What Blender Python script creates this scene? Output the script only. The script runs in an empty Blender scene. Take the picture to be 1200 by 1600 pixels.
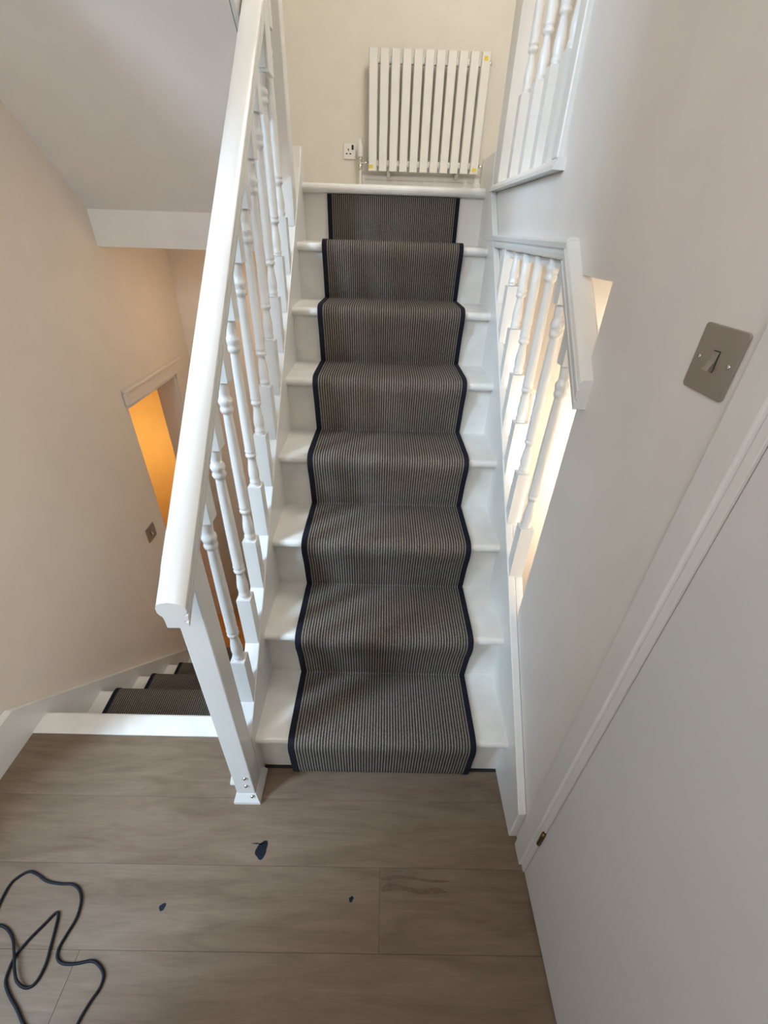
import bpy, math, random
from mathutils import Vector, Matrix
random.seed(4)
scene = bpy.context.scene
COL = scene.collection

# ------------------------------------------------------------------ camera
def look_camera(loc, yaw, pitch, roll, f_px):
    fw = Vector((math.sin(yaw)*math.cos(pitch), math.cos(yaw)*math.cos(pitch), -math.sin(pitch)))
    r = fw.cross(Vector((0, 0, 1))).normalized()
    u = r.cross(fw)
    r2 = math.cos(roll)*r + math.sin(roll)*u
    u2 = -math.sin(roll)*r + math.cos(roll)*u
    cd = bpy.data.cameras.new('camera')
    cd.sensor_fit = 'VERTICAL'; cd.sensor_height = 36.0
    cd.lens = f_px/1600*36.0
    cd.clip_start = 0.02
    c = bpy.data.objects.new('camera', cd)
    m = Matrix((r2, u2, -fw)).transposed().to_4x4()
    m.translation = loc
    c.matrix_world = m
    COL.objects.link(c)
    scene.camera = c
look_camera((-0.0274, -0.7074, 1.529), 0.01324, 0.58639, 0.03303, 668.6)

# ------------------------------------------------------------------ world, daylight and fill lights, exposure
w = bpy.data.worlds.new('world'); scene.world = w; w.use_nodes = True
w.node_tree.nodes['Background'].inputs[0].default_value = (0.72, 0.84, 1.0, 1)
w.node_tree.nodes['Background'].inputs[1].default_value = 0.3
vs = scene.view_settings
vs.view_transform = 'Standard'; vs.look = 'None'; vs.gamma = 1.0; vs.use_curve_mapping = False
vs.exposure = 0.07

def area(name, loc, direction, sx, sy, power, col, spread=180):
    l = bpy.data.lights.new(name, 'AREA'); l.shape = 'RECTANGLE'
    l.size = sx; l.size_y = sy; l.energy = power; l.color = col; l.spread = math.radians(spread)
    o = bpy.data.objects.new(name, l); COL.objects.link(o)
    o.location = loc
    o.rotation_euler = Vector(direction).to_track_quat('-Z', 'Y').to_euler()
    return o
# open sky outside the assumed window in the left wall beside the camera
area('assumed_window_daylight', (-3.55, -2.20, 3.7), (2.3, 1.72, -2.0), 0.7, 3.6, 410, (0.58, 0.79, 1.0))
# added area light behind the camera, filling risers, door and walls
area('rear_fill', (-0.72, -1.97, 2.35), (0.12, 1, -0.16), 1.0, 1.1, 31, (0.95, 0.97, 1.0))
# added warm area light under the ceiling, brightening treads and upper risers
area('stairwell_fill', (0.0, -0.1, 4.27), (0.0, 0.45, -1), 0.6, 1.0, 5, (1.0, 0.92, 0.76))
# added unseen point light above and behind the camera, lifting the left wall
pl = bpy.data.lights.new('landing_fill', 'POINT'); pl.energy = 3; pl.color = (1.0, 0.84, 0.64); pl.shadow_soft_size = 0.14
plo = bpy.data.objects.new('landing_fill', pl); plo.location = (-0.25, -1.1, 2.45); COL.objects.link(plo)
# added unseen area light under the solid ceiling, brightening the well and landing
area('upper_well_fill', (0.73, 1.0, 4.27), (0.0, 0.05, -1), 0.36, 1.6, 48, (1.0, 0.94, 0.85))

# ------------------------------------------------------------------ materials
def nodes(name, rough=0.5, spec=0.4):
    m = bpy.data.materials.new(name); m.use_nodes = True
    nt = m.node_tree; b = nt.nodes['Principled BSDF']
    b.inputs['Roughness'].default_value = rough
    b.inputs['Specular IOR Level'].default_value = spec
    return m, nt, b
def noise(nt, scale, detail=3, vec=None, rough=0.5):
    n = nt.nodes.new('ShaderNodeTexNoise'); n.inputs['Scale'].default_value = scale
    n.inputs['Detail'].default_value = detail; n.inputs['Roughness'].default_value = rough
    if vec: nt.links.new(vec, n.inputs['Vector'])
    return n
def ramp(nt, fac, stops):
    r = nt.nodes.new('ShaderNodeValToRGB')
    el = r.color_ramp.elements
    while len(el) < len(stops): el.new(0.5)
    for e, (p, c) in zip(el, stops): e.position = p; e.color = (*c, 1)
    nt.links.new(fac, r.inputs[0]); return r
def coords(nt, scale=(1, 1, 1)):
    t = nt.nodes.new('ShaderNodeNewGeometry'); mp = nt.nodes.new('ShaderNodeMapping')
    mp.inputs['Scale'].default_value = scale
    nt.links.new(t.outputs['Position'], mp.inputs['Vector'])
    return mp.outputs[0]
def bump(nt, b, height, strength=0.2, dist=0.002):
    n = nt.nodes.new('ShaderNodeBump'); n.inputs['Strength'].default_value = strength
    n.inputs['Distance'].default_value = dist
    nt.links.new(height, n.inputs['Height']); nt.links.new(n.outputs[0], b.inputs['Normal'])
def paint(name, col, rough=0.55, var=0.03, bstr=0.08, spec=0.35, scale=9):
    m, nt, b = nodes(name, rough, spec)
    v = coords(nt)
    n = noise(nt, scale, 4, v)
    lo = tuple(max(0, c*(1-var)) for c in col); hi = tuple(min(1, c*(1+var)) for c in col)
    r = ramp(nt, n.outputs[0], [(0.3, lo), (0.7, hi)])
    nt.links.new(r.outputs[0], b.inputs['Base Color'])
    n2 = noise(nt, 240, 2, v)
    bump(nt, b, n2.outputs[0], bstr, 0.001)
    return m
M = {}
M['wall'] = paint('wall_paint', (0.78, 0.745, 0.705), 0.6, 0.02)
M['wall_l'] = paint('wall_paint_warm', (0.77, 0.69, 0.60), 0.65, 0.02)
M['gloss'] = paint('white_gloss_paint', (0.755, 0.75, 0.725), 0.28, 0.02, 0.05, 0.5)
M['tread'] = paint('worn_white_paint', (0.78, 0.77, 0.73), 0.35, 0.06, 0.1, 0.45, 14)
M['door'] = paint('door_paint', (0.70, 0.70, 0.69), 0.38, 0.015, 0.06, 0.45)
M['cream'] = paint('cream_wall_paint', (0.75, 0.73, 0.655), 0.6, 0.02)
M['radiator'] = paint('radiator_enamel', (0.80, 0.81, 0.77), 0.3, 0.01, 0.0, 0.5)
M['plastic'] = paint('white_plastic', (0.82, 0.82, 0.78), 0.35, 0.01, 0.0)
M['yellow'] = paint('yellow_sticker', (0.80, 0.66, 0.05), 0.5, 0.02, 0.0)
M['dark'] = paint('dark_slot', (0.03, 0.028, 0.03), 0.6, 0.1, 0.0)
M['black'] = paint('gap_shadow_black', (0.02, 0.02, 0.02), 0.8, 0.1, 0.0)
M['cable'] = paint('black_cable_sheath', (0.006, 0.008, 0.014), 0.6, 0.1, 0.0, 0.2)
M['binding'] = paint('navy_black_binding', (0.010, 0.011, 0.020), 0.85, 0.2, 0.4, 0.2, 200)
M['knot'] = paint('filled_knot', (0.008, 0.012, 0.021), 0.6, 0.3, 0.0, 0.15)
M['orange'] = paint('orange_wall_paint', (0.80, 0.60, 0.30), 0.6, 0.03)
def metal(name, col, rough):
    m, nt, b = nodes(name, rough)
    b.inputs['Metallic'].default_value = 1
    n = noise(nt, 60, 3, coords(nt, (1, 1, 12)))
    r = ramp(nt, n.outputs[0], [(0.3, tuple(c*.92 for c in col)), (0.7, col)])
    nt.links.new(r.outputs[0], b.inputs['Base Color'])
    return m
M['steel'] = metal('brushed_steel', (0.47, 0.44, 0.40), 0.42)
M['chrome'] = metal('chrome', (0.75, 0.74, 0.72), 0.15)
M['brass'] = metal('aged_brass', (0.20, 0.13, 0.06), 0.4)

def wood(name, stops, rough=0.42, grain=0.06):
    m, nt, b = nodes(name, rough, 0.4)
    oi = nt.nodes.new('ShaderNodeObjectInfo')
    off = nt.nodes.new('ShaderNodeVectorMath'); off.operation = 'MULTIPLY_ADD'
    cb = nt.nodes.new('ShaderNodeCombineXYZ')
    for k in range(3): nt.links.new(oi.outputs['Random'], cb.inputs[k])
    geo = nt.nodes.new('ShaderNodeNewGeometry')
    off.inputs[1].default_value = (7, 5, 3)
    nt.links.new(cb.outputs[0], off.inputs[0]); nt.links.new(geo.outputs['Position'], off.inputs[2])
    mp = nt.nodes.new('ShaderNodeMapping'); mp.inputs['Scale'].default_value = (1.3, 9, 9)
    nt.links.new(off.outputs[0], mp.inputs['Vector'])
    n = noise(nt, 2.2, 6, mp.outputs[0], 0.62)
    n.inputs['Distortion'].default_value = 0.9
    r = ramp(nt, n.outputs[0], stops)
    mp2 = nt.nodes.new('ShaderNodeMapping'); mp2.inputs['Scale'].default_value = (6, 90, 90)
    nt.links.new(off.outputs[0], mp2.inputs['Vector'])
    f = noise(nt, 3, 3, mp2.outputs[0])
    mix = nt.nodes.new('ShaderNodeMix'); mix.data_type = 'RGBA'; mix.blend_type = 'OVERLAY'
    mix.inputs['Factor'].default_value = grain*3
    nt.links.new(r.outputs[0], mix.inputs['A']); nt.links.new(f.outputs[0], mix.inputs['B'])
    mix2 = nt.nodes.new('ShaderNodeMix'); mix2.data_type = 'RGBA'; mix2.blend_type = 'MULTIPLY'
    mix2.inputs['Factor'].default_value = 1.0
    rr = ramp(nt, oi.outputs['Random'], [(0, (0.95, 0.95, 0.95)), (1, (1.04, 1.04, 1.03))])
    nt.links.new(mix.outputs['Result'], mix2.inputs['A']); nt.links.new(rr.outputs[0], mix2.inputs['B'])
    nt.links.new(mix2.outputs['Result'], b.inputs['Base Color'])
    bump(nt, b, f.outputs[0], 0.12, 0.001)
    return m
M['floor'] = wood('grey_brown_oak', [(0.25, (0.115, 0.078, 0.050)), (0.5, (0.170, 0.122, 0.084)), (0.75, (0.210, 0.156, 0.114))])
M['floor_hall'] = wood('lamplit_hall_wood', [(0.25, (0.36, 0.15, 0.03)), (0.75, (0.50, 0.24, 0.06))])  # orange lamplight spilled on the hall floor is put into this wood tone

def carpet():
    m, nt, b = nodes('striped_flatweave', 0.95, 0.1)
    geo = nt.nodes.new('ShaderNodeNewGeometry')
    sx = nt.nodes.new('ShaderNodeSeparateXYZ'); nt.links.new(geo.outputs['Position'], sx.inputs[0])
    nz = noise(nt, 260, 3, geo.outputs['Position'])
    def math_(op, a, bval):
        n = nt.nodes.new('ShaderNodeMath'); n.operation = op
        if hasattr(a, 'is_linked'): nt.links.new(a, n.inputs[0])
        else: n.inputs[0].default_value = a
        if hasattr(bval, 'is_linked'): nt.links.new(bval, n.inputs[1])
        else: n.inputs[1].default_value = bval
        return n.outputs[0]
    ph = math_('MULTIPLY', sx.outputs[0], 2*math.pi/0.0089)
    wob = math_('MULTIPLY', nz.outputs[0], 1.1)
    s = math_('SINE', math_('ADD', ph, wob), 0)
    nz2 = noise(nt, 420, 2, geo.outputs['Position'])
    s2 = math_('ADD', math_('MULTIPLY', s, 0.36), math_('MULTIPLY', nz2.outputs[0], 1.0))
    r = ramp(nt, s2, [(0.20, (0.028, 0.025, 0.024)), (0.50, (0.096, 0.084, 0.070)), (0.80, (0.255, 0.226, 0.190))])
    nt.links.new(r.outputs[0], b.inputs['Base Color'])
    bump(nt, b, s2, 0.55, 0.003)
    return m
M['carpet'] = carpet()

# ------------------------------------------------------------------ builders
def wpos(o):
    v = Vector((0, 0, 0))
    while o is not None:
        v = v + o.location; o = o.parent
    return v
def mesh_obj(name, verts, faces, mat, parent=None, smooth=False, bevel=0, seg=2, kind=None):
    """verts in world coordinates; the object's origin is its parent's"""
    off = wpos(parent) if parent else Vector((0, 0, 0))
    me = bpy.data.meshes.new(name)
    me.from_pydata([tuple(Vector(v)-off) for v in verts], [], faces)
    me.validate(); me.update()
    import bmesh
    bm = bmesh.new(); bm.from_mesh(me)
    bmesh.ops.recalc_face_normals(bm, faces=bm.faces); bm.to_mesh(me); bm.free()
    if smooth: me.polygons.foreach_set('use_smooth', [True]*len(me.polygons))
    me.materials.append(M[mat] if isinstance(mat, str) else mat)
    o = bpy.data.objects.new(name, me); COL.objects.link(o)
    if parent: o.parent = parent
    if bevel:
        b = o.modifiers.new('bevel', 'BEVEL'); b.width = bevel; b.segments = seg
        b.limit_method = 'ANGLE'; b.angle_limit = math.radians(35)
    if kind: o['kind'] = kind
    return o
BF = [(0, 1, 2, 3), (7, 6, 5, 4), (0, 4, 5, 1), (1, 5, 6, 2), (2, 6, 7, 3), (3, 7, 4, 0)]
def bv(x0, x1, y0, y1, z0, z1):
    return [(x0, y0, z0), (x1, y0, z0), (x1, y1, z0), (x0, y1, z0), (x0, y0, z1), (x1, y0, z1), (x1, y1, z1), (x0, y1, z1)]
def box(name, x0, x1, y0, y1, z0, z1, mat, parent=None, bevel=0.0, seg=2, kind=None):
    return mesh_obj(name, bv(x0, x1, y0, y1, z0, z1), BF, mat, parent, False, bevel, seg, kind)
def boxes(name, lst, mat, parent=None, bevel=0.0, kind=None):
    v, f = [], []
    for b in lst:
        n = len(v); v += bv(*b); f += [tuple(i+n for i in q) for q in BF]
    return mesh_obj(name, v, f, mat, parent, False, bevel, 2, kind)
def prism(name, poly, x0, x1, mat, parent=None, bevel=0.0, kind=None, smooth=False, axis='x'):
    """poly = (y,z) list extruded along x (or (x,z) along y, (x,y) along z)"""
    n = len(poly)
    mk = {'x': lambda a, b, t: (t, a, b), 'y': lambda a, b, t: (a, t, b), 'z': lambda a, b, t: (a, b, t)}[axis]
    v = [mk(a, b, x0) for a, b in poly] + [mk(a, b, x1) for a, b in poly]
    f = [tuple(range(n)), tuple(range(2*n-1, n-1, -1))]
    f += [(i, (i+1) % n, n+(i+1) % n, n+i) for i in range(n)]
    return mesh_obj(name, v, f, mat, parent, smooth, bevel, 2, kind)
def tube_data(path, rad, n=8, closed=False):
    v, f = [], []
    P = [Vector(p) for p in path]
    up = Vector((0, 0, 1))
    for i, p in enumerate(P):
        t = (P[min(i+1, len(P)-1)]-P[max(i-1, 0)]).normalized()
        a = t.cross(up)
        if a.length < 1e-4: a = Vector((1, 0, 0))
        a.normalize(); b = a.cross(t)
        for k in range(n):
            g = 2*math.pi*k/n
            v.append(p + rad*(math.cos(g)*a + math.sin(g)*b))
    for i in range(len(P)-1):
        for k in range(n):
            f.append((i*n+k, i*n+(k+1) % n, (i+1)*n+(k+1) % n, (i+1)*n+k))
    f.append(tuple(range(n))); f.append(tuple(range((len(P)-1)*n, len(P)*n)))
    return v, f
def tube(name, path, rad, mat, parent=None, n=10):
    v, f = tube_data(path, rad, n)
    return mesh_obj(name, v, f, mat, parent, True)
def lathe_data(prof, c, n=16, axis='z'):
    v, f = [], []
    for r, h in prof:
        for k in range(n):
            g = 2*math.pi*k/n
            a, b = r*math.cos(g), r*math.sin(g)
            v.append({'z': (c[0]+a, c[1]+b, c[2]+h), 'y': (c[0]+a, c[1]+h, c[2]+b), 'x': (c[0]+h, c[1]+a, c[2]+b)}[axis])
    m = len(prof)
    for i in range(m-1):
        for k in range(n):
            f.append((i*n+k, i*n+(k+1) % n, (i+1)*n+(k+1) % n, (i+1)*n+k))
    f.append(tuple(range(n))); f.append(tuple(range((m-1)*n, m*n)))
    return v, f
def lathe(name, prof, c, mat, parent=None, n=16, axis='z'):
    v, f = lathe_data(prof, c, n, axis)
    o = mesh_obj(name, v, f, mat, parent, True)
    return o
def catmull(P, k=6):
    P = [Vector(p) for p in P]; out = []
    for i in range(len(P)-1):
        a, b, c, d = P[max(i-1, 0)], P[i], P[i+1], P[min(i+2, len(P)-1)]
        for j in range(k):
            t = j/k
            out.append(0.5*((2*b)+(c-a)*t+(2*a-5*b+4*c-d)*t*t+(3*b-a-3*c+d)*t**3))
    out.append(P[-1]); return out
def thing(name, label, cat, loc=(0, 0, 0), group=None):
    o = bpy.data.objects.new(name, None); COL.objects.link(o)
    o.location = loc; o.empty_display_size = 0.05
    o['label'] = label; o['category'] = cat
    if group: o['group'] = group
    return o
def tag(o, label, cat, group=None):
    o['label'] = label; o['category'] = cat
    if group: o['group'] = group
    return o
def structure(o, label, cat):
    o['kind'] = 'structure'; o['label'] = label; o['category'] = cat
    return o

# ------------------------------------------------------------------ dimensions (metres)
R, G = 0.21, 0.22526            # rise and going of the stairs
NS = 8                          # risers up to the landing
LAND = NS*R                     # landing level 1.68
SX = 0.3905                     # inner faces of the strings
XL, XR = -1.265, 0.415          # left wall, right wall
HALL = -6*R                     # lower hall level
YB = 3.2                        # landing back wall
TOPZ = 4.3
SL = R/G
def str_l(y): return 0.272+SL*y      # top edge of left string
def str_r(y): return 0.305+SL*y      # top edge of right string
def down(y): return -SL*(y-0.43)-R   # nosing line of the flight going down

# ------------------------------------------------------------------ setting: floor
fl = bpy.data.objects.new('floor', None); COL.objects.link(fl)
structure(fl, 'grey-brown oak plank floor of the landing below the stairs', 'floor')
T = 0.018
rows = [(-0.077, 0.116), (-0.250, -0.077), (-0.425, -0.250), (-0.600, -0.425), (-0.775, -0.600), (-0.95, -0.775),
        (-1.125, -0.95), (-1.30, -1.125), (-1.475, -1.30), (-1.65, -1.475), (-1.825, -1.65), (-2.0, -1.825)]
cuts = [[-0.455], [0.9], [0.0], [-0.75], [0.12], [-0.55], [0.25], [-0.8], [-0.1], [-0.6], [0.1], [-0.4]]
g = 0.00012
for (y0, y1), cs in zip(rows, cuts):
    xs = [XL] + [c for c in cs if c < XR] + [XR+0.03]
    for i in range(len(xs)-1):
        ye = y1
        if y1 > 0.1 and i == 1: ye = 0.022
        box('plank', xs[i]+g, xs[i+1]-g, y0+g, ye-g, -T, 0, 'floor', fl, 0.0007, 1)
box('subfloor', XL, XR+0.03, -2.0, 0.12, -0.12, -T-0.001, 'floor', fl)
# filled knots in the planks
def blob(cx, cy, rx, ry, seed, rot=0.0, n=18):
    rnd = random.Random(seed); p = []
    ph = [rnd.uniform(0, 6.28) for _ in range(3)]
    for k in range(n):
        a = 2*math.pi*k/n
        s = 1+0.16*math.sin(2*a+ph[0])+0.12*math.sin(3*a+ph[1])+0.07*math.sin(5*a+ph[2])
        x, y = rx*s*math.cos(a), ry*s*math.sin(a)
        p.append((cx+x*math.cos(rot)-y*math.sin(rot), cy+x*math.sin(rot)+y*math.cos(rot)))
    return p
for i, (cx, cy, rx, ry) in enumerate([(-0.347, -0.213, 0.018, 0.020), (-0.580, -0.342, 0.007, 0.009), (-0.077, -0.320, 0.006, 0.006)]):
    prism('knot', blob(cx, cy, rx, ry, i), 0.0001, 0.0006, 'knot', fl, axis='z')
prism('knot', [(-0.383, -0.1975), (-0.366, -0.1955), (-0.352, -0.197), (-0.337, -0.1935), (-0.350, -0.1995), (-0.366, -0.1985)], 0.0001, 0.0006, 'knot', fl, axis='z')

M['grain'] = paint('dark_grain', (0.118, 0.080, 0.053), 0.45, 0.25, 0.0, 0.3, 90)
for k, (x0, x1, y0, hh) in enumerate([(0.004, 0.205, -0.276, 0.007), (0.004, 0.19, -0.300, 0.014)]):
    top, bot = [], []
    for q in range(13):
        u = q/12; x = x0+(x1-x0)*u; e = min(1, 8*u+0.4)*min(1, 6*(1-u))
        top.append((x, y0+hh*e*(0.6+0.4*math.sin(7*u+k))+0.003*math.sin(5*u))); bot.append((x, y0-hh*0.6*e*(0.6+0.4*math.cos(9*u+k))+0.003*math.sin(5*u)))
    prism('grain_mark', top+bot[::-1], 0.0001, 0.0003, 'grain', fl, axis='z')

# ------------------------------------------------------------------ setting: walls
# left wall with the assumed window beside the camera and the hall doorway far down
DY0, DY1, DZ = 1.305, 1.86, 0.775
WY0, WY1, WZ0, WZ1 = -1.00, -0.14, 0.30, 1.72  # assumed window, placed by the direction of the shadows
TY0, TZ0, TZ1 = -0.68, 1.80, 2.80  # upper opening added to let more light onto the upper right side
VY0, VY1, VZ0, VZ1 = -0.04, 0.52, 1.16, 2.20  # assumed second window, letting daylight onto the upper steps
structure(boxes('wall_left', [
    (XL-0.11, XL, -2.1, WY0, HALL, TOPZ), (XL-0.11, XL, WY0, WY1, HALL, WZ0), (XL-0.11, XL, WY0, WY1, WZ1, TZ0), (XL-0.11, XL, WY0, TY0, TZ0, TZ1), (XL-0.11, XL, WY0, WY1, TZ1, TOPZ),
    (XL-0.11, XL, WY1, VY0, HALL, TOPZ), (XL-0.11, XL, VY0, VY1, HALL, VZ0), (XL-0.11, XL, VY0, VY1, VZ1, TOPZ), (XL-0.11, XL, VY1, DY0, HALL, TOPZ), (XL-0.11, XL, DY0, DY1, DZ, TOPZ), (XL-0.11, XL, DY1, YB+0.1, HALL, TOPZ)], 'wall_l'),
    'plain warm white wall running down beside the lower flight', 'wall')
for nm, lab, (a0, a1, b0, b1) in (('assumed_window_1', 'assumed wide white framed window in left wall beside the viewer', (WY0, WY1, WZ0, WZ1)),
                                  ('added_window', 'white framed opening added over the left window to light the upper stairs', (TY0, WY1, TZ0, TZ1)),
                                  ('assumed_window_2', 'assumed white framed window in left wall above the lower flight', (VY0, VY1, VZ0, VZ1))):
    wn = bpy.data.objects.new(nm, None); COL.objects.link(wn); wn.location = (XL-0.07, (a0+a1)/2, b0)
    structure(wn, lab, 'window')
    boxes('window_frame', [(XL-0.09, XL-0.05, a0, a0+0.03, b0, b1), (XL-0.09, XL-0.05, a1-0.03, a1, b0, b1),
                           (XL-0.09, XL-0.05, a0+0.03, a1-0.03, b0, b0+0.03), (XL-0.09, XL-0.05, a0+0.03, a1-0.03, b1-0.03, b1)], 'gloss', wn)
# right wall: stair opening, landing opening, doorway
OY = 0.235                       # near edge of stair-side opening
UY = 0.745                       # near edge of the upper opening
DRY0, DRY1, DRZ = -1.06, -0.255, 2.03
structure(boxes('wall_right', [
    (XR, XR+0.10, DRY1, OY, -0.02, TOPZ),
    (XR, XR+0.10, OY, UY, 1.453, TOPZ),
    (XR, XR+0.10, UY, 1.50, 1.453, 1.66),
    (XR, XR+0.10, DRY0, DRY1, DRZ, TOPZ), (XR, XR+0.10, -2.1, DRY0, -0.02, TOPZ)], 'wall'),
    'white painted wall on the right with stair openings', 'wall')
structure(box('wall_behind', XL-0.11, XR+0.10, -2.12, -2.0, -0.1, TOPZ, 'wall'), 'white wall behind the viewer', 'wall')
structure(box('wall_back', -2.1, 1.05, YB, YB+0.1, HALL, TOPZ, 'cream'), 'cream landing wall behind the radiator', 'wall')
structure(box('wall_lower', XL, -0.44, 2.11, 2.2, HALL, 1.43, 'wall_l'), 'warm white end wall of the lower hall', 'wall')
structure(box('wall_well', 0.95, 1.05, -0.5, YB, HALL, TOPZ, 'wall'), 'bright wall across the side stairwell', 'wall')
structure(box('wall_well_near', XR+0.10, 0.95, -0.5, -0.4, HALL, TOPZ, 'wall'), 'near end wall of the side stairwell', 'wall')
structure(prism('wall_under_stairs', [(OY+0.001, HALL), (OY+0.001, str_r(OY)-0.101), (1.38, str_r(1.38)-0.101), (1.62, 1.45), (1.62, HALL)], XR+0.0005, XR+0.02, 'wall'), 'white wall under the stair-side opening', 'wall')
structure(box('wall_spandrel', -0.446, -0.437, 0.02, 2.11, HALL, 0.0, 'wall_l'), 'white wall enclosing the space under the stairs', 'wall')
structure(box('ceiling', -2.1, 1.05, -2.12, YB+0.1, TOPZ, TOPZ+0.1, 'wall'), 'white ceiling high above the stairwell', 'ceiling')
structure(box('floor_hall', -3.0, 0.95, -0.5, YB, HALL-0.05, HALL, 'floor_hall'), 'brown floor of the lower hall coloured with orange lamplight', 'floor')
structure(boxes('floor_landing', [(-1.265, 0.44, 1.60, YB, LAND-0.22, LAND-0.001), (0.44, 0.949, 1.62, YB, LAND-0.22, LAND-0.001)], 'wall'),
          'landing floor slab at the top of the stairs', 'floor')
# sloping underside of the flight that climbs back overhead
S0, S1 = 1.447, 1.56
structure(prism('ceiling_soffit', [(S0, 1.428), (S0, S1), (S0-3.1*0.88, S1+0.905*3.1*0.88), (S0-3.1*0.88, S1+0.905*3.1*0.88+0.22), (1.62, 1.68), (1.62, 1.428)],
                XL, -0.452, 'wall'), 'sloping white underside of the flight overhead', 'ceiling')

# ------------------------------------------------------------------ main staircase
def nosed(y_front, z_top, y_back, th=0.030):
    """tread section with a half-round nosing, (y,z)"""
    p = [(y_back, z_top-th), (y_back, z_top)]
    r = th/2
    for k in range(9):
        a = math.pi/2 + math.pi*k/8
        p.append((y_front+r+r*math.cos(a), z_top-r+r*math.sin(a)))
    return p
st = thing('staircase', 'white painted wooden staircase climbing to the landing with the radiator', 'staircase', (0, 0, 0))
for n in range(1, NS):
    y = G*(n-1)
    prism('tread', nosed(y-0.004, n*R, y+G+0.03), -SX, SX, 'tread', st, smooth=False)
prism('landing_nosing', nosed(G*7-0.012, LAND, G*7+0.06, 0.034), -SX, SX, 'tread', st)
for n in range(NS):
    y = G*n+0.024
    box('riser', -SX, SX, y, y+0.018, max(0.006, n*R), (n+1)*R-0.028, 'tread', st)
yt = 1.62
prism('string', [(-0.02, 0.0), (-0.02, str_l(-0.02)), (1.56, str_l(1.56)), (1.60, 1.80), (1.64, 1.80), (1.64, 1.42), (0.40, 0.0)], -0.436, -SX, 'gloss', st, 0.003)
prism('string', [(-0.168, 0.0), (-0.168, str_r(-0.168)), (1.44, str_r(1.44)), (1.47, 1.79), (1.72, 1.79), (1.72, 1.42), (0.40, 0.0)], SX, XR-0.0008, 'gloss', st, 0.003)
box('gap_shadow', -SX, SX, 0.016, 0.024, -0.004, 0.006, 'black', st)  # black strip stands in for the shade in the gap below the riser

# ------------------------------------------------------------------ runner on the main stairs
def runner_profile(n0, n1, first_bottom):
    """upper surface of a waterfall-laid runner, list of (y,z)"""
    t = 0.009
    P = []
    for n in range(n0, n1+1):
        y, z = G*(n-1), n*R
        if n == n0 and first_bottom:
            P += [(y+0.010, 0.002), (y-0.004, 0.025), (y-0.012, 0.07), (y-0.018, z-0.06)]
        else:
            P += [(y+0.012, z-R+0.0075), (y+0.009, z-R+0.030), (y-0.003, z-0.10), (y-0.015, z-0.055)]
        if n < NS:
            P += [(y-0.021, z-0.030), (y-0.019, z-0.008), (y-0.008, z+0.006), (y+0.015, z+0.012), (y+0.055, z+0.012), (y+G-0.04, z+t), (y+G-0.003, z+t-0.001)]
    return P
def sweep_x(name, prof, x0, x1, thick, mat, parent, smooth=True, nx=1):
    """solid strip: prof is the top surface, thickened inwards"""
    n = len(prof); inner = []
    for i, (y, z) in enumerate(prof):
        a = prof[max(i-1, 0)]; b = prof[min(i+1, n-1)]
        ty, tz = b[0]-a[0], b[1]-a[1]; L = math.hypot(ty, tz) or 1
        inner.append((y+tz/L*thick, z-ty/L*thick))
    v = []
    for x in (x0, x1):
        v += [(x, y, z) for y, z in prof] + [(x, y, z) for y, z in inner]
    f = []
    N = 2*n
    for i in range(n-1):
        f += [(i, i+1, N+i+1, N+i), (n+i, N+n+i, N+n+i+1, n+i+1),
              (i, n+i, n+i+1, i+1), (N+i, N+i+1, N+n+i+1, N+n+i)]
    f += [(0, N, N+n, n), (n-1, n+n-1, N+n+n-1, N+n-1)]
    o = mesh_obj(name, v, f, mat, parent, smooth)
    o.data.set_sharp_from_angle(angle=math.radians(35))
    return o
RW = 0.287
def refine(P, k=3):
    Q = catmull([(a, b, 0) for a, b in P], k); return [(q.x, q.y) for q in Q]
prof = runner_profile(1, NS-1, True)
yT = G*7
prof += [(yT+0.012, 7*R+0.0075), (yT+0.013, 7*R+0.05), (yT+0.014, LAND-0.036)]
prof = refine(prof)
rn = thing('stair_runner', 'dark grey-brown striped carpet runner with navy binding on the upper flight', 'carpet runner', (0, 0, 0))
sweep_x('carpet', prof, -RW+0.016, RW-0.016, 0.0045, 'carpet', rn)
def grown(P, d):
    out = []
    for i, (y, z) in enumerate(P):
        a = P[max(i-1, 0)]; b = P[min(i+1, len(P)-1)]
        ty, tz = b[0]-a[0], b[1]-a[1]; L = math.hypot(ty, tz) or 1
        out.append((y-tz/L*d, z+ty/L*d))
    return out
for s in (-1, 1):
    xa, xb = sorted((s*(RW-0.017), s*(RW+0.001)))
    sweep_x('binding', grown(prof, 0.0018), xa, xb, 0.0065, 'binding', rn)

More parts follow.
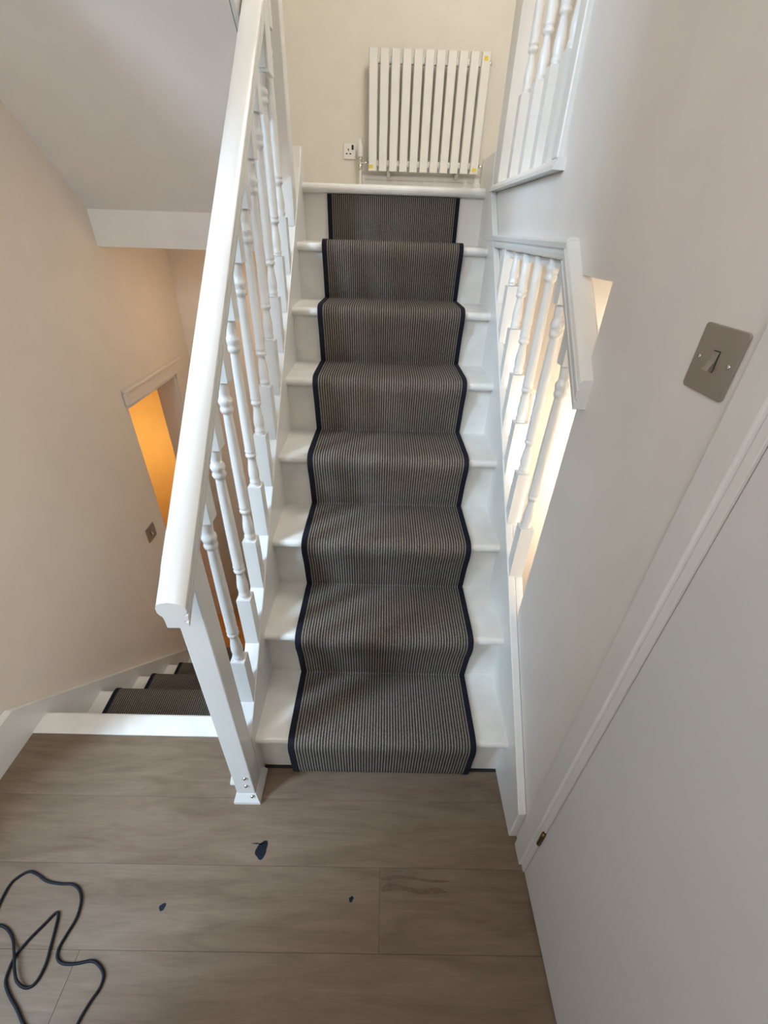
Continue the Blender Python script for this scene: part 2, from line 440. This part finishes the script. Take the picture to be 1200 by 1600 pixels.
# ------------------------------------------------------------------ turned balusters
def baluster_mesh(h, blk=0.165, bw=0.0200, name='baluster', slope=True, top_block=True, scale=1.0):
    """square block, vase, rings, shaft, rings, top block; cut off at height h. Origin at base"""
    v, f = [], []
    def addbox(z0, z1, z1b=None, c=0.0):
        n = len(v)
        zb = z1 if z1b is None else z1b
        v.extend([(-bw, -bw, z0), (bw, -bw, z0), (bw, bw, z0), (-bw, bw, z0), (-bw, -bw, z1), (bw, -bw, z1), (bw, bw, zb), (-bw, bw, zb)])
        f.extend([tuple(i+n for i in q) for q in BF])
    lo = -0.028 if slope else -0.004
    addbox(lo, min(blk, h))
    e = blk-0.165
    S = [(0.0150, 0.166), (0.0135, 0.170), (0.0160, 0.174), (0.0160, 0.180), (0.0138, 0.184), (0.0155, 0.196), (0.0160, 0.206),
         (0.0148, 0.222), (0.0122, 0.240), (0.0110, 0.252), (0.0112, 0.260), (0.0150, 0.262), (0.0162, 0.267), (0.0150, 0.272),
         (0.0136, 0.274), (0.0148, 0.277), (0.0160, 0.281), (0.0150, 0.286), (0.0146, 0.289), (0.0148, 0.32), (0.0142, 0.42), (0.0126, 0.52),
         (0.0114, 0.556), (0.0112, 0.560), (0.0150, 0.563), (0.0168, 0.569), (0.0155, 0.575), (0.0140, 0.578), (0.0160, 0.583),
         (0.0178, 0.590), (0.0165, 0.597), (0.0132, 0.600), (0.0128, 0.612), (0.0145, 0.628), (0.0148, 0.634), (0.0120, 0.637), (0.0125, 0.640)]
    S = [(r, z+e) for r, z in S]
    cut = []
    for i, (r, z) in enumerate(S):
        if z <= h: cut.append((r, z))
        else:
            if cut:
                r0, z0 = cut[-1]; cut.append((r0+(r-r0)*(h-z0)/(z-z0), h))
            break
    if len(cut) > 1:
        a, b = lathe_data(cut, (0, 0, 0), 16)
        n = len(v); v.extend(a); f.extend([tuple(i+n for i in q) for q in b])
    nb = len(f)
    if h > 0.64+e+0.01: addbox(0.64+e, h)
    me = bpy.data.meshes.new(name)
    me.from_pydata(v, [], f); me.validate(); me.update()
    for p in me.polygons: p.use_smooth = len(p.vertices) == 4 and 6 <= p.index < nb
    me.materials.append(M['gloss'])
    return me
def put(me, name, parent, loc):
    o = bpy.data.objects.new(name, me); COL.objects.link(o)
    o.parent = parent; o.location = Vector(loc)-wpos(parent)
    return o

# left balustrade ---------------------------------------------------
lb = thing('stair_balustrade', 'white balustrade with long sloping handrail left of the carpeted stairs', 'balustrade', (-0.41, -0.06, 0))
HX = -0.403
def rail_under_l(y): return 0.888+SL*(y+0.157)
bm_std = baluster_mesh(0.778)
LBY = [0.072+0.1247*k for k in range(10)]
for y in LBY:
    hh = rail_under_l(y)+0.02-str_l(y)
    put(bm_std, 'baluster', lb, (HX-0.011, y, str_l(y)))
# handrail: moulded section (x offset, height above underside) swept up the slope with plumb ends
hs = [(-0.019, 0.0), (0.023, 0.0), (0.0245, 0.004), (0.0245, 0.013), (0.0185, 0.0145), (0.0185, 0.0185), (0.0235, 0.020), (0.027, 0.024), (0.027, 0.029),
      (0.0215, 0.0305), (0.0215, 0.0335), (0.0265, 0.035), (0.0275, 0.041), (0.0265, 0.048), (0.020, 0.0545), (0.008, 0.0580), (-0.004, 0.0590), (-0.016, 0.0575),
      (-0.025, 0.053), (-0.029, 0.045), (-0.0285, 0.035), (-0.025, 0.029), (-0.021, 0.026), (-0.0195, 0.018)]
def sloped_sweep(name, sec, xc, ya, yb, zfun, mat, parent, flip=1, sc=1.0, end=0.0):
    n = len(sec); v = []
    for y in (ya, yb):
        v += [(xc+flip*sc*a, y, zfun(y)+sc*b*1.12) for a, b in sec]
    f = [tuple(range(n)), tuple(range(2*n-1, n-1, -1))] + [(i, (i+1) % n, n+(i+1) % n, n+i) for i in range(n)]
    o = mesh_obj(name, v, f, mat, parent)
    for p in o.data.polygons: p.use_smooth = len(p.vertices) == 4
    o.data.set_sharp_from_angle(angle=math.radians(32))
    return o
sloped_sweep('handrail', hs, HX, -0.157, 1.06, rail_under_l, 'gloss', lb)
# newel post with bolted foot
nx0, nx1, ny0, ny1 = -0.449, -0.391, -0.083, -0.023
newel = prism('newel_post', [(ny0, 0.0), (ny0, rail_under_l(ny0)+0.01), (ny1, rail_under_l(ny1)+0.01), (ny1, 0.0)], nx0, nx1, 'gloss', lb, 0.003)
def foot(name, x0, x1, y0, y1, d, z1, z2):
    a = bv(x0-d, x1+d, y0-d, y1+d, 0, z1)[:4] + bv(x0-d, x1+d, y0-d, y1+d, 0, z1)[4:]
    v = a + [(x0-0.001, y0-0.001, z2), (x1+0.001, y0-0.001, z2), (x1+0.001, y1+0.001, z2), (x0-0.001, y1+0.001, z2)]
    f = [(0, 1, 2, 3), (0, 4, 5, 1), (1, 5, 6, 2), (2, 6, 7, 3), (3, 7, 4, 0), (4, 8, 9, 5), (5, 9, 10, 6), (6, 10, 11, 7), (7, 11, 8, 4), (8, 11, 10, 9)]
    return mesh_obj(name, v, f, 'gloss', lb)
foot('newel_foot', nx0, nx1, ny0, ny1+0.02, 0.012, 0.012, 0.045)
prism('newel_backing', [(ny1+0.001, 0.0), (ny1+0.001, 0.26), (0.03, 0.29), (0.03, 0.0)], -0.478, nx0-0.001, 'gloss', lb, 0.002)
foot('newel_foot', -0.478, -0.452, -0.028, 0.02, 0.012, 0.010, 0.06)
for bx_, bz in ((-0.410, 0.145), (-0.413, 0.098), (-0.401, 0.040)):
    lathe('bolt', [(0.0062, 0.0), (0.0062, -0.002), (0.0045, -0.0045), (0.003, -0.006), (0.0004, -0.0065)], (bx_, ny0+(-0.004 if bz < 0.05 else 0.0), bz), 'chrome', newel, 10, 'y')

# drop newel and outer string of the flight overhead
ub = thing('overhead_flight_string', 'white string board and post of the flight overhead at the handrail top', 'stair string', (-0.43, 1.2, 1.5))
box('drop_newel', -0.436, -0.384, 1.055, 1.12, 1.90, 3.0, 'gloss', ub, 0.002)
prism('string', [(1.62, 1.44), (1.45, 1.50), (1.40, 1.60), (-0.9, 1.60+0.905*2.3), (-0.9, 1.60+0.905*2.3+0.30), (1.20, 2.05), (1.38, 1.80), (1.62, 1.70)], -0.450, -0.437, 'gloss', ub, 0.002)
prism('landing_newel', [(1.34, str_l(1.34)+0.001), (1.34, 3.0), (1.41, 3.0), (1.41, str_l(1.41)+0.001)], -0.436, -0.392, 'gloss', ub, 0.003)

# right balustrade ---------------------------------------------------
rb = thing('opening_balustrade', 'white turned balusters in stair-side wall opening under short handrail', 'balustrade', (0.41, 0.3, 0.5))
RX = 0.415
def rail_under_r(y): return 1.215+SL*(y-0.20)
TRIM0, TRIM1 = 1.476, 1.517
for k in range(8):
    y = 0.345+0.1247*k
    z0 = str_r(y)
    zt = min(rail_under_r(y)+0.02, TRIM0+0.01)
    h = zt-z0
    if h < 0.1: break
    put(baluster_mesh(h), 'baluster', rb, (RX, y, z0))
prism('base_rail', [(OY+0.002, str_r(OY)-0.10), (OY+0.002, str_r(OY)), (1.30, str_r(1.30)-0.002), (1.30, str_r(1.30)-0.10)], XR, XR+0.022, 'gloss', rb)
hsr = [(-0.026, 0.0), (0.024, 0.0), (0.026, 0.006), (0.026, 0.050), (0.020, 0.056), (-0.018, 0.056), (-0.024, 0.052), (-0.026, 0.046), (-0.022, 0.042),
       (-0.022, 0.038), (-0.027, 0.036), (-0.027, 0.022), (-0.022, 0.020), (-0.022, 0.016), (-0.027, 0.014)]
sloped_sweep('handrail', hsr, 0.413, 0.195, 0.462, rail_under_r, 'gloss', rb)
sloped_sweep('rail_trim', [(-0.020, 0.0), (0.0, 0.0), (0.0, 0.037), (-0.022, 0.037), (-0.028, 0.032), (-0.028, 0.022), (-0.020, 0.018), (-0.026, 0.012), (-0.026, 0.004)],
             0.416, 0.455, 1.475, lambda y: TRIM0, 'gloss', rb)

# upper landing balustrade -------------------------------------------
gb = thing('landing_balustrade', 'white balusters guarding the upper landing opening beside the radiator', 'balustrade', (0.41, 1.1, 1.66))
sloped_sweep('base_rail', [(-0.034, 0.002), (0.03, 0.0), (0.03, 0.024), (-0.020, 0.024), (-0.026, 0.020), (-0.030, 0.012), (-0.034, 0.010)], 0.418, 0.665, 1.469, lambda y: 1.660, 'gloss', gb)
bm_up = baluster_mesh(1.0, blk=0.215, slope=False)
for y in (0.80, 0.922, 1.06, 1.215):
    put(bm_up, 'baluster', gb, (0.418, y, 1.688))
box('half_newel', 0.40, 0.45, UY-0.045, UY+0.002, 1.688, 2.9, 'gloss', gb, 0.004)
box('newel_post', 0.393, 0.452, 1.36, 1.468, 1.686, 2.9, 'gloss', gb, 0.003)
box('handrail', 0.39, 0.45, UY, 1.60, 2.66, 2.71, 'gloss', gb, 0.008)

# ------------------------------------------------------------------ flight going down
ds = thing('lower_staircase', 'white painted flight descending to the hall beyond the newel post', 'staircase', (-0.87, 0.2, HALL))
DX0, DX1 = XL+0.028, -0.478
prism('landing_nosing', [(0.117, -0.03), (0.117, 0.003), (0.19, 0.003), (0.197, -0.002), (0.20, -0.012), (0.197, -0.024), (0.19, -0.03)],
      XL+0.001, -0.485, 'tread', ds)
box('riser', XL+0.03, DX1, 0.162, 0.18, -R, -0.03, 'tread', ds)
for k in range(1, 6):
    yf = 0.43+G*(k-1)
    pr = [(yf-G-0.04, -k*R-0.03), (yf-G-0.04, -k*R)] + [(yf-0.015+0.015*math.sin(math.pi*j/8), -k*R-0.015+0.015*math.cos(math.pi*j/8)) for j in range(9)]
    prism('tread', pr, DX0, DX1, 'tread', ds)
    box('riser', DX0, DX1, yf-0.043, yf-0.025, -(k+1)*R, -k*R-0.03, 'tread', ds)
for (xa, xb) in ((XL+0.001, XL+0.028), (DX1, DX1+0.03)):
    prism('string', [(0.06, 0.0), (0.06, 0.15), (0.11, 0.15), (1.36, down(1.36)+0.06), (1.50, HALL+0.14), (1.50, HALL), (1.20, HALL), (0.20, -0.35), (0.06, -0.11)] if xa < -1 else
          [(0.20, -0.002), (1.45, down(1.45)+0.06), (1.45, HALL), (1.20, HALL), (0.20, -0.35), (0.10, -0.11)], xa, xb, 'gloss', ds)
lr = thing('lower_stair_runner', 'dark striped carpet runner on the flight going down', 'carpet runner', (-0.885, 0.3, HALL))
dp = [(0.182, -0.034), (0.186, -R+0.012)]
for k in range(1, 6):
    yf, z = 0.43+G*(k-1), -k*R
    dp += [(yf-G+0.0, z+0.009), (yf-0.03, z+0.010), (yf-0.008, z+0.009), (yf+0.006, z+0.003), (yf+0.012, z-0.008), (yf+0.012, z-0.03), (yf+0.004, z-0.08), (yf-0.012, z-R+0.014)]
dp = [dp[0], dp[1]] + dp[3:]
dpr = refine(dp)
RXC = -0.885
# the profile runs downhill, so thicken to the other side
def rev(P): return list(reversed(P))
def sweep_down(name, P, x0, x1, th, mat, d=0.0):
    Q = [(-y, z) for y, z in rev(P)]
    n = len(Q)
    Q = [(a, b) for a, b in Q]
    outer = []
    for i, (y, z) in enumerate(Q):
        a = Q[max(i-1, 0)]; b = Q[min(i+1, n-1)]
        ty, tz = b[0]-a[0], b[1]-a[1]; L = math.hypot(ty, tz) or 1
        outer.append((y-tz/L*d, z+ty/L*d))
    o = sweep_x(name, outer, x0, x1, th, mat, None)
    for vtx in o.data.vertices: vtx.co.y = -vtx.co.y
    o.data.flip_normals()
    off = wpos(lr)
    for vtx in o.data.vertices: vtx.co = vtx.co-off
    o.parent = lr
    return o
sweep_down('carpet', dpr, RXC-RW+0.016, RXC+RW-0.016, 0.006, 'carpet')
for s in (-1, 1):
    xa, xb = sorted((RXC+s*(RW-0.017), RXC+s*(RW+0.001)))
    sweep_down('binding', dpr, xa, xb, 0.0075, 'binding', 0.0018)

# skirting on the left wall by the top of the lower flight
structure(prism('baseboard_left', [(-2.0, 0.0), (-2.0, 0.15), (0.0598, 0.15), (0.0598, 0.0)], XL+0.001, XL+0.028, 'gloss'), 'white skirting board on the left wall', 'skirting board')

# ------------------------------------------------------------------ landing: skirting, radiator, socket
structure(prism('baseboard_back', [(YB-0.001, LAND), (YB-0.020, LAND), (YB-0.020, LAND+0.13), (YB-0.014, LAND+0.136), (YB-0.014, LAND+0.155), (YB-0.008, LAND+0.165), (YB-0.001, LAND+0.165)],
      -0.212, 0.655, 'gloss'), 'white moulded skirting board under the radiator', 'skirting board')
RXA, RXB, RZA, RZB = -0.172, 0.608, 1.858, 2.460
YF = YB-0.095
ra = thing('radiator', 'white flat-panel radiator with eleven vertical panels on landing wall', 'radiator', (0.22, YB-0.05, LAND))
NP = 11; pitch = (RXB-RXA)/NP; pw = pitch-0.013
def panel_mesh():
    hw = pw/2
    p = [(-hw, 0.012), (-hw+0.004, 0.0), (hw-0.004, 0.0), (hw, 0.012), (hw, 0.024), (-hw, 0.024)]
    v = [(a, b, 0) for a, b in p] + [(a, b, RZB-RZA) for a, b in p]
    n = 6
    f = [tuple(range(n)), tuple(range(2*n-1, n-1, -1))] + [(i, (i+1) % n, n+(i+1) % n, n+i) for i in range(n)]
    me = bpy.data.meshes.new('panel'); me.from_pydata(v, [], f); me.validate(); me.update()
    import bmesh
    bm = bmesh.new(); bm.from_mesh(me); bmesh.ops.recalc_face_normals(bm, faces=bm.faces); bm.to_mesh(me); bm.free()
    me.materials.append(M['radiator']); return me
pm = panel_mesh()
panels = [put(pm, 'panel', ra, (RXA+pitch*(k+0.5), YF, RZA)) for k in range(NP)]
for zz in (RZA+0.045, RZB-0.045):
    box('header_pipe', RXA+0.01, RXB-0.01, YF+0.025, YF+0.055, zz-0.018, zz+0.018, 'radiator', ra, 0.008)
for xx in (RXA+0.15, RXB-0.15):
    boxes('bracket', [(xx-0.012, xx+0.012, YF+0.05, YB-0.001, RZA-0.03, RZA+0.06), (xx-0.004, xx+0.004, YF+0.03, YF+0.05, RZA-0.035, RZA+0.02)], 'steel', ra)
for px_, pz, pk in ((RXA+0.026, RZA+0.022, 0), (RXB-pitch*0.5-0.002, RZA+0.022, 10), (RXB-pitch*0.5-0.002, RZB-0.030, 10)):
    box('sticker', px_-0.012, px_+0.012, YF-0.0006, YF+0.0002, pz-0.010, pz+0.010, 'yellow', panels[pk])
lathe('bleed_plug', [(0.012, 0.0), (0.012, 0.016), (0.006, 0.018)], (RXB-0.010, YF+0.04, RZB-0.045), 'chrome', ra, 12, 'x')
# thermostatic valve on the left, lockshield on the right
vx = RXA-0.052
tube('pipe', [(vx, YF+0.04, LAND), (vx, YF+0.04, RZA+0.02)], 0.0075, 'plastic', ra)
lathe('valve_body', [(0.012, -0.02), (0.014, -0.016), (0.014, 0.004), (0.010, 0.006), (0.010, 0.028), (0.014, 0.030), (0.014, 0.044)], (vx, YF+0.04, RZA+0.03), 'chrome', ra, 12)
tube('valve_tail', [(vx, YF+0.04, RZA+0.045), (RXA+0.012, YF+0.04, RZA+0.045)], 0.009, 'chrome', ra)
lathe('valve_head', [(0.016, 0.0), (0.019, 0.006), (0.020, 0.05), (0.018, 0.066), (0.010, 0.074), (0.008, 0.096), (0.002, 0.098)], (vx, YF+0.04, RZA+0.075), 'plastic', ra, 14)
wx = RXB+0.040
tube('pipe', [(wx, YF+0.04, LAND), (wx, YF+0.04, RZA+0.02)], 0.0075, 'plastic', ra)
lathe('lockshield_valve', [(0.012, -0.02), (0.014, -0.016), (0.014, 0.010), (0.011, 0.014), (0.011, 0.034), (0.015, 0.036), (0.015, 0.062), (0.009, 0.066)], (wx, YF+0.04, RZA+0.02), 'chrome', ra, 12)
tube('valve_tail', [(wx, YF+0.04, RZA+0.045), (RXB-0.012, YF+0.04, RZA+0.045)], 0.009, 'chrome', ra)
so = thing('wall_socket', 'white plug socket on landing wall left of the radiator valve', 'socket', (-0.292, YB, 1.96))
sx0, sz0 = -0.300, 1.968
fp = box('faceplate', sx0-0.043, sx0+0.043, YB-0.010, YB-0.0005, sz0-0.043, sz0+0.043, 'plastic', so, 0.003)
for (dx, dz, a, b) in ((-0.009, 0.008, 0.0035, 0.006), (-0.021, -0.014, 0.0055, 0.0035), (0.005, -0.014, 0.0055, 0.0035)):
    box('pin_slot', sx0+dx-a, sx0+dx+a, YB-0.0108, YB-0.0095, sz0+dz-b, sz0+dz+b, 'dark', fp)
box('rocker', sx0+0.014, sx0+0.028, YB-0.014, YB-0.0095, sz0+0.008, sz0+0.034, 'dark', so, 0.001)

# ------------------------------------------------------------------ light switches
def switch(name, label, sign, xw, yc, zc, w2, screws=True):
    t = thing(name, label, 'light switch', (xw, yc, zc))
    d = -sign
    def bx_(n, y0, y1, z0, z1, d0, d1, mat, bevel=0.0):
        xa, xb = sorted((xw+d*d0, xw+d*d1))
        return box(n, xa, xb, yc+y0, yc+y1, zc+z0, zc+z1, mat, t, bevel)
    t0 = t
    cr, poly = 0.005, []
    for cy, cz, a0 in ((w2-cr, w2-cr, 0), (-w2+cr, w2-cr, 90), (-w2+cr, -w2+cr, 180), (w2-cr, -w2+cr, 270)):
        poly += [(yc+cy+cr*math.cos(math.radians(a0+q*30)), zc+cz+cr*math.sin(math.radians(a0+q*30))) for q in range(4)]
    fp = prism('faceplate', poly, *sorted((xw+d*0.0005, xw+d*0.004)), 'steel', t, 0.0012)
    t = t0
    bx_('rocker_recess', -0.0065, 0.0065, -0.0135, 0.0135, 0.0035, 0.0044, 'dark')
    # tilted rocker
    xa = xw+d*0.0042
    v = []
    for y in (-0.0055, 0.0055):
        v += [(xa, yc+y, zc-0.0125), (xa, yc+y, zc+0.0125), (xw+d*0.0052, yc+y, zc+0.0120), (xw+d*0.0068, yc+y, zc), (xw+d*0.0115, yc+y, zc-0.0115)]
    f = [(0, 1, 2, 3, 4), (9, 8, 7, 6, 5)] + [(i, (i+1) % 5, 5+(i+1) % 5, 5+i) for i in range(5)]
    mesh_obj('rocker', v, f, 'steel', t)
    if screws:
        for sy in (-0.030, 0.030):
            s = lathe('screw', [(0.0032, 0.0), (0.0032, d*0.0006), (0.0018, d*0.0012)], (xw+d*0.004, yc+sy, zc), 'chrome', fp, 10, 'x')
    return t0
switch('light_switch', 'brushed steel light switch on the right wall beside the door frame', 1, XR, -0.121, 1.393, 0.0425)
switch('light_switch', 'small steel light switch on left wall beside the glowing doorway', -1, XL, 1.160, 0.116, 0.043, False)

# ------------------------------------------------------------------ right-hand door
d1 = bpy.data.objects.new('door_1', None); COL.objects.link(d1); d1.location = (XR, -0.65, 0)
structure(d1, 'plain white flush door closed in the right wall', 'door')
boxes('architrave', [(XR-0.012, XR+0.0, -0.238, -0.186, 0, DRZ+0.07), (XR-0.012, XR, DRY0-0.085, -0.238, DRZ-0.002, DRZ+0.07), (XR-0.012, XR, DRY0-0.085, DRY0-0.012, 0, DRZ)], 'gloss', d1, 0.003)
boxes('door_lining', [(XR-0.004, XR+0.10, -0.2545, -0.2385, 0, DRZ), (XR-0.004, XR+0.10, DRY0, DRY0+0.016, 0, DRZ)], 'gloss', d1, 0.001)
leaf = box('door_leaf', XR-0.002, XR+0.036, DRY0+0.019, -0.2575, 0.006, DRZ-0.004, 'door', d1, 0.002)
h = lathe('hinge', [(0.0052, -0.032), (0.0052, 0.032)], (XR-0.006, -0.2555, 0.235), 'brass', leaf, 10)
tube('gap_line', [(XR+0.002, -0.256, 0.02), (XR+0.002, -0.256, DRZ)], 0.0012, 'dark', d1, 6)

# ------------------------------------------------------------------ doorway in the lower hall and the lit room behind
d2 = bpy.data.objects.new('door_2', None); COL.objects.link(d2); d2.location = (XL, 1.6, HALL)
structure(d2, 'open doorway in the left wall glowing with orange lamplight', 'doorway')
boxes('architrave', [(XL, XL+0.016, DY0-0.012, DY1+0.070, DZ, DZ+0.062), (XL, XL+0.016, DY1, DY1+0.070, HALL, DZ)], 'wall_l', d2, 0.003)
box('drip_mould', XL, XL+0.026, DY0-0.012, DY1+0.078, DZ+0.0622, DZ+0.078, 'wall_l', d2, 0.004)
boxes('door_lining', [(XL-0.12, XL-0.0005, DY1-0.018, DY1, HALL, DZ), (XL-0.12, XL-0.0005, DY0, DY1-0.018, DZ-0.018, DZ)], 'gloss', d2)
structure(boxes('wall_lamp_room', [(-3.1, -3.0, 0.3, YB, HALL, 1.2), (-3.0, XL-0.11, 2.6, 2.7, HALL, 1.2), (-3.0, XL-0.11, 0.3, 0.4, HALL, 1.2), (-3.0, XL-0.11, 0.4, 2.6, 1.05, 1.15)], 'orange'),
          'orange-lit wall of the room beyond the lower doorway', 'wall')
structure(boxes('trim_1', [(-3.0, XL-0.12, 2.585, 2.599, HALL, HALL+0.14)], 'gloss'), 'skirting in the lamplit room', 'skirting board')
lamp = bpy.data.lights.new('assumed_room_lamp', 'POINT'); lamp.energy = 13; lamp.color = (1.0, 0.62, 0.24); lamp.shadow_soft_size = 0.12  # assumed lamp out of view, for the orange glow in the doorway
lo = bpy.data.objects.new('assumed_room_lamp', lamp); lo.location = (-2.05, 2.0, 0.0); COL.objects.link(lo)
lamp2 = bpy.data.lights.new('assumed_hall_lamp', 'POINT'); lamp2.energy = 2.2; lamp2.color = (1.0, 0.70, 0.42); lamp2.shadow_soft_size = 0.15  # assumed unseen lamp, warming the lower hall
lo2 = bpy.data.objects.new('assumed_hall_lamp', lamp2); lo2.location = (-0.80, 1.70, 1.1); COL.objects.link(lo2)

# doorway glimpsed across the side well
d3 = bpy.data.objects.new('door_3', None); COL.objects.link(d3); d3.location = (0.95, 2.2, HALL)
structure(d3, 'wooden door with white frame glimpsed between the right-hand balusters', 'door')
box('door_leaf', 0.93, 0.9495, 1.99, 2.60, HALL, 0.60, 'floor_hall', d3)
boxes('architrave', [(0.92, 0.9495, 1.92, 1.9899, HALL, 0.60), (0.92, 0.9495, 2.6001, 2.67, HALL, 0.60), (0.92, 0.9495, 1.92, 2.67, 0.6001, 0.665), (0.905, 0.9495, 1.90, 2.69, 0.6651, 0.69)], 'gloss', d3, 0.003)

# added unseen area light behind the right wall, brightening the side well
area('side_well_fill', (0.80, -0.38, 0.80), (0.12, 1, -0.26), 0.22, 0.7, 90, (1.0, 0.86, 0.68), 62)

# ------------------------------------------------------------------ cable on the floor
cp = [(-0.724, -0.586), (-0.764, -0.568), (-0.804, -0.546), (-0.834, -0.524), (-0.868, -0.502), (-0.891, -0.482), (-0.898, -0.461), (-0.899, -0.439), (-0.887, -0.41), (-0.867, -0.38), (-0.852, -0.358), (-0.843, -0.361), (-0.834, -0.386), (-0.824, -0.421), (-0.816, -0.452), (-0.819, -0.481), (-0.835, -0.491), (-0.861, -0.482), (-0.882, -0.461), (-0.903, -0.433), (-0.927, -0.408), (-0.954, -0.39), (-0.98, -0.383), (-1.005, -0.386), (-1.014, -0.374), (-1.008, -0.357), (-1.012, -0.325), (-1.009, -0.294), (-0.982, -0.273), (-0.951, -0.279), (-0.916, -0.293), (-0.877, -0.298), (-0.842, -0.299), (-0.816, -0.312), (-0.799, -0.335), (-0.792, -0.367), (-0.798, -0.398), (-0.802, -0.424), (-0.794, -0.441), (-0.774, -0.45), (-0.743, -0.45), (-0.71, -0.445), (-0.688, -0.451), (-0.667, -0.467), (-0.663, -0.488), (-0.673, -0.511), (-0.681, -0.535), (-0.683, -0.549), (-0.692, -0.6)]
CR = 0.0033
path = catmull([(x, y, CR+0.0005+(2*CR if 17 <= i <= 19 else 0)) for i, (x, y) in enumerate(cp)], 4)
tag(tube('power_cable', path, CR, 'cable', None, 8), 'thin black cable looped loosely on the plank floor', 'cable')
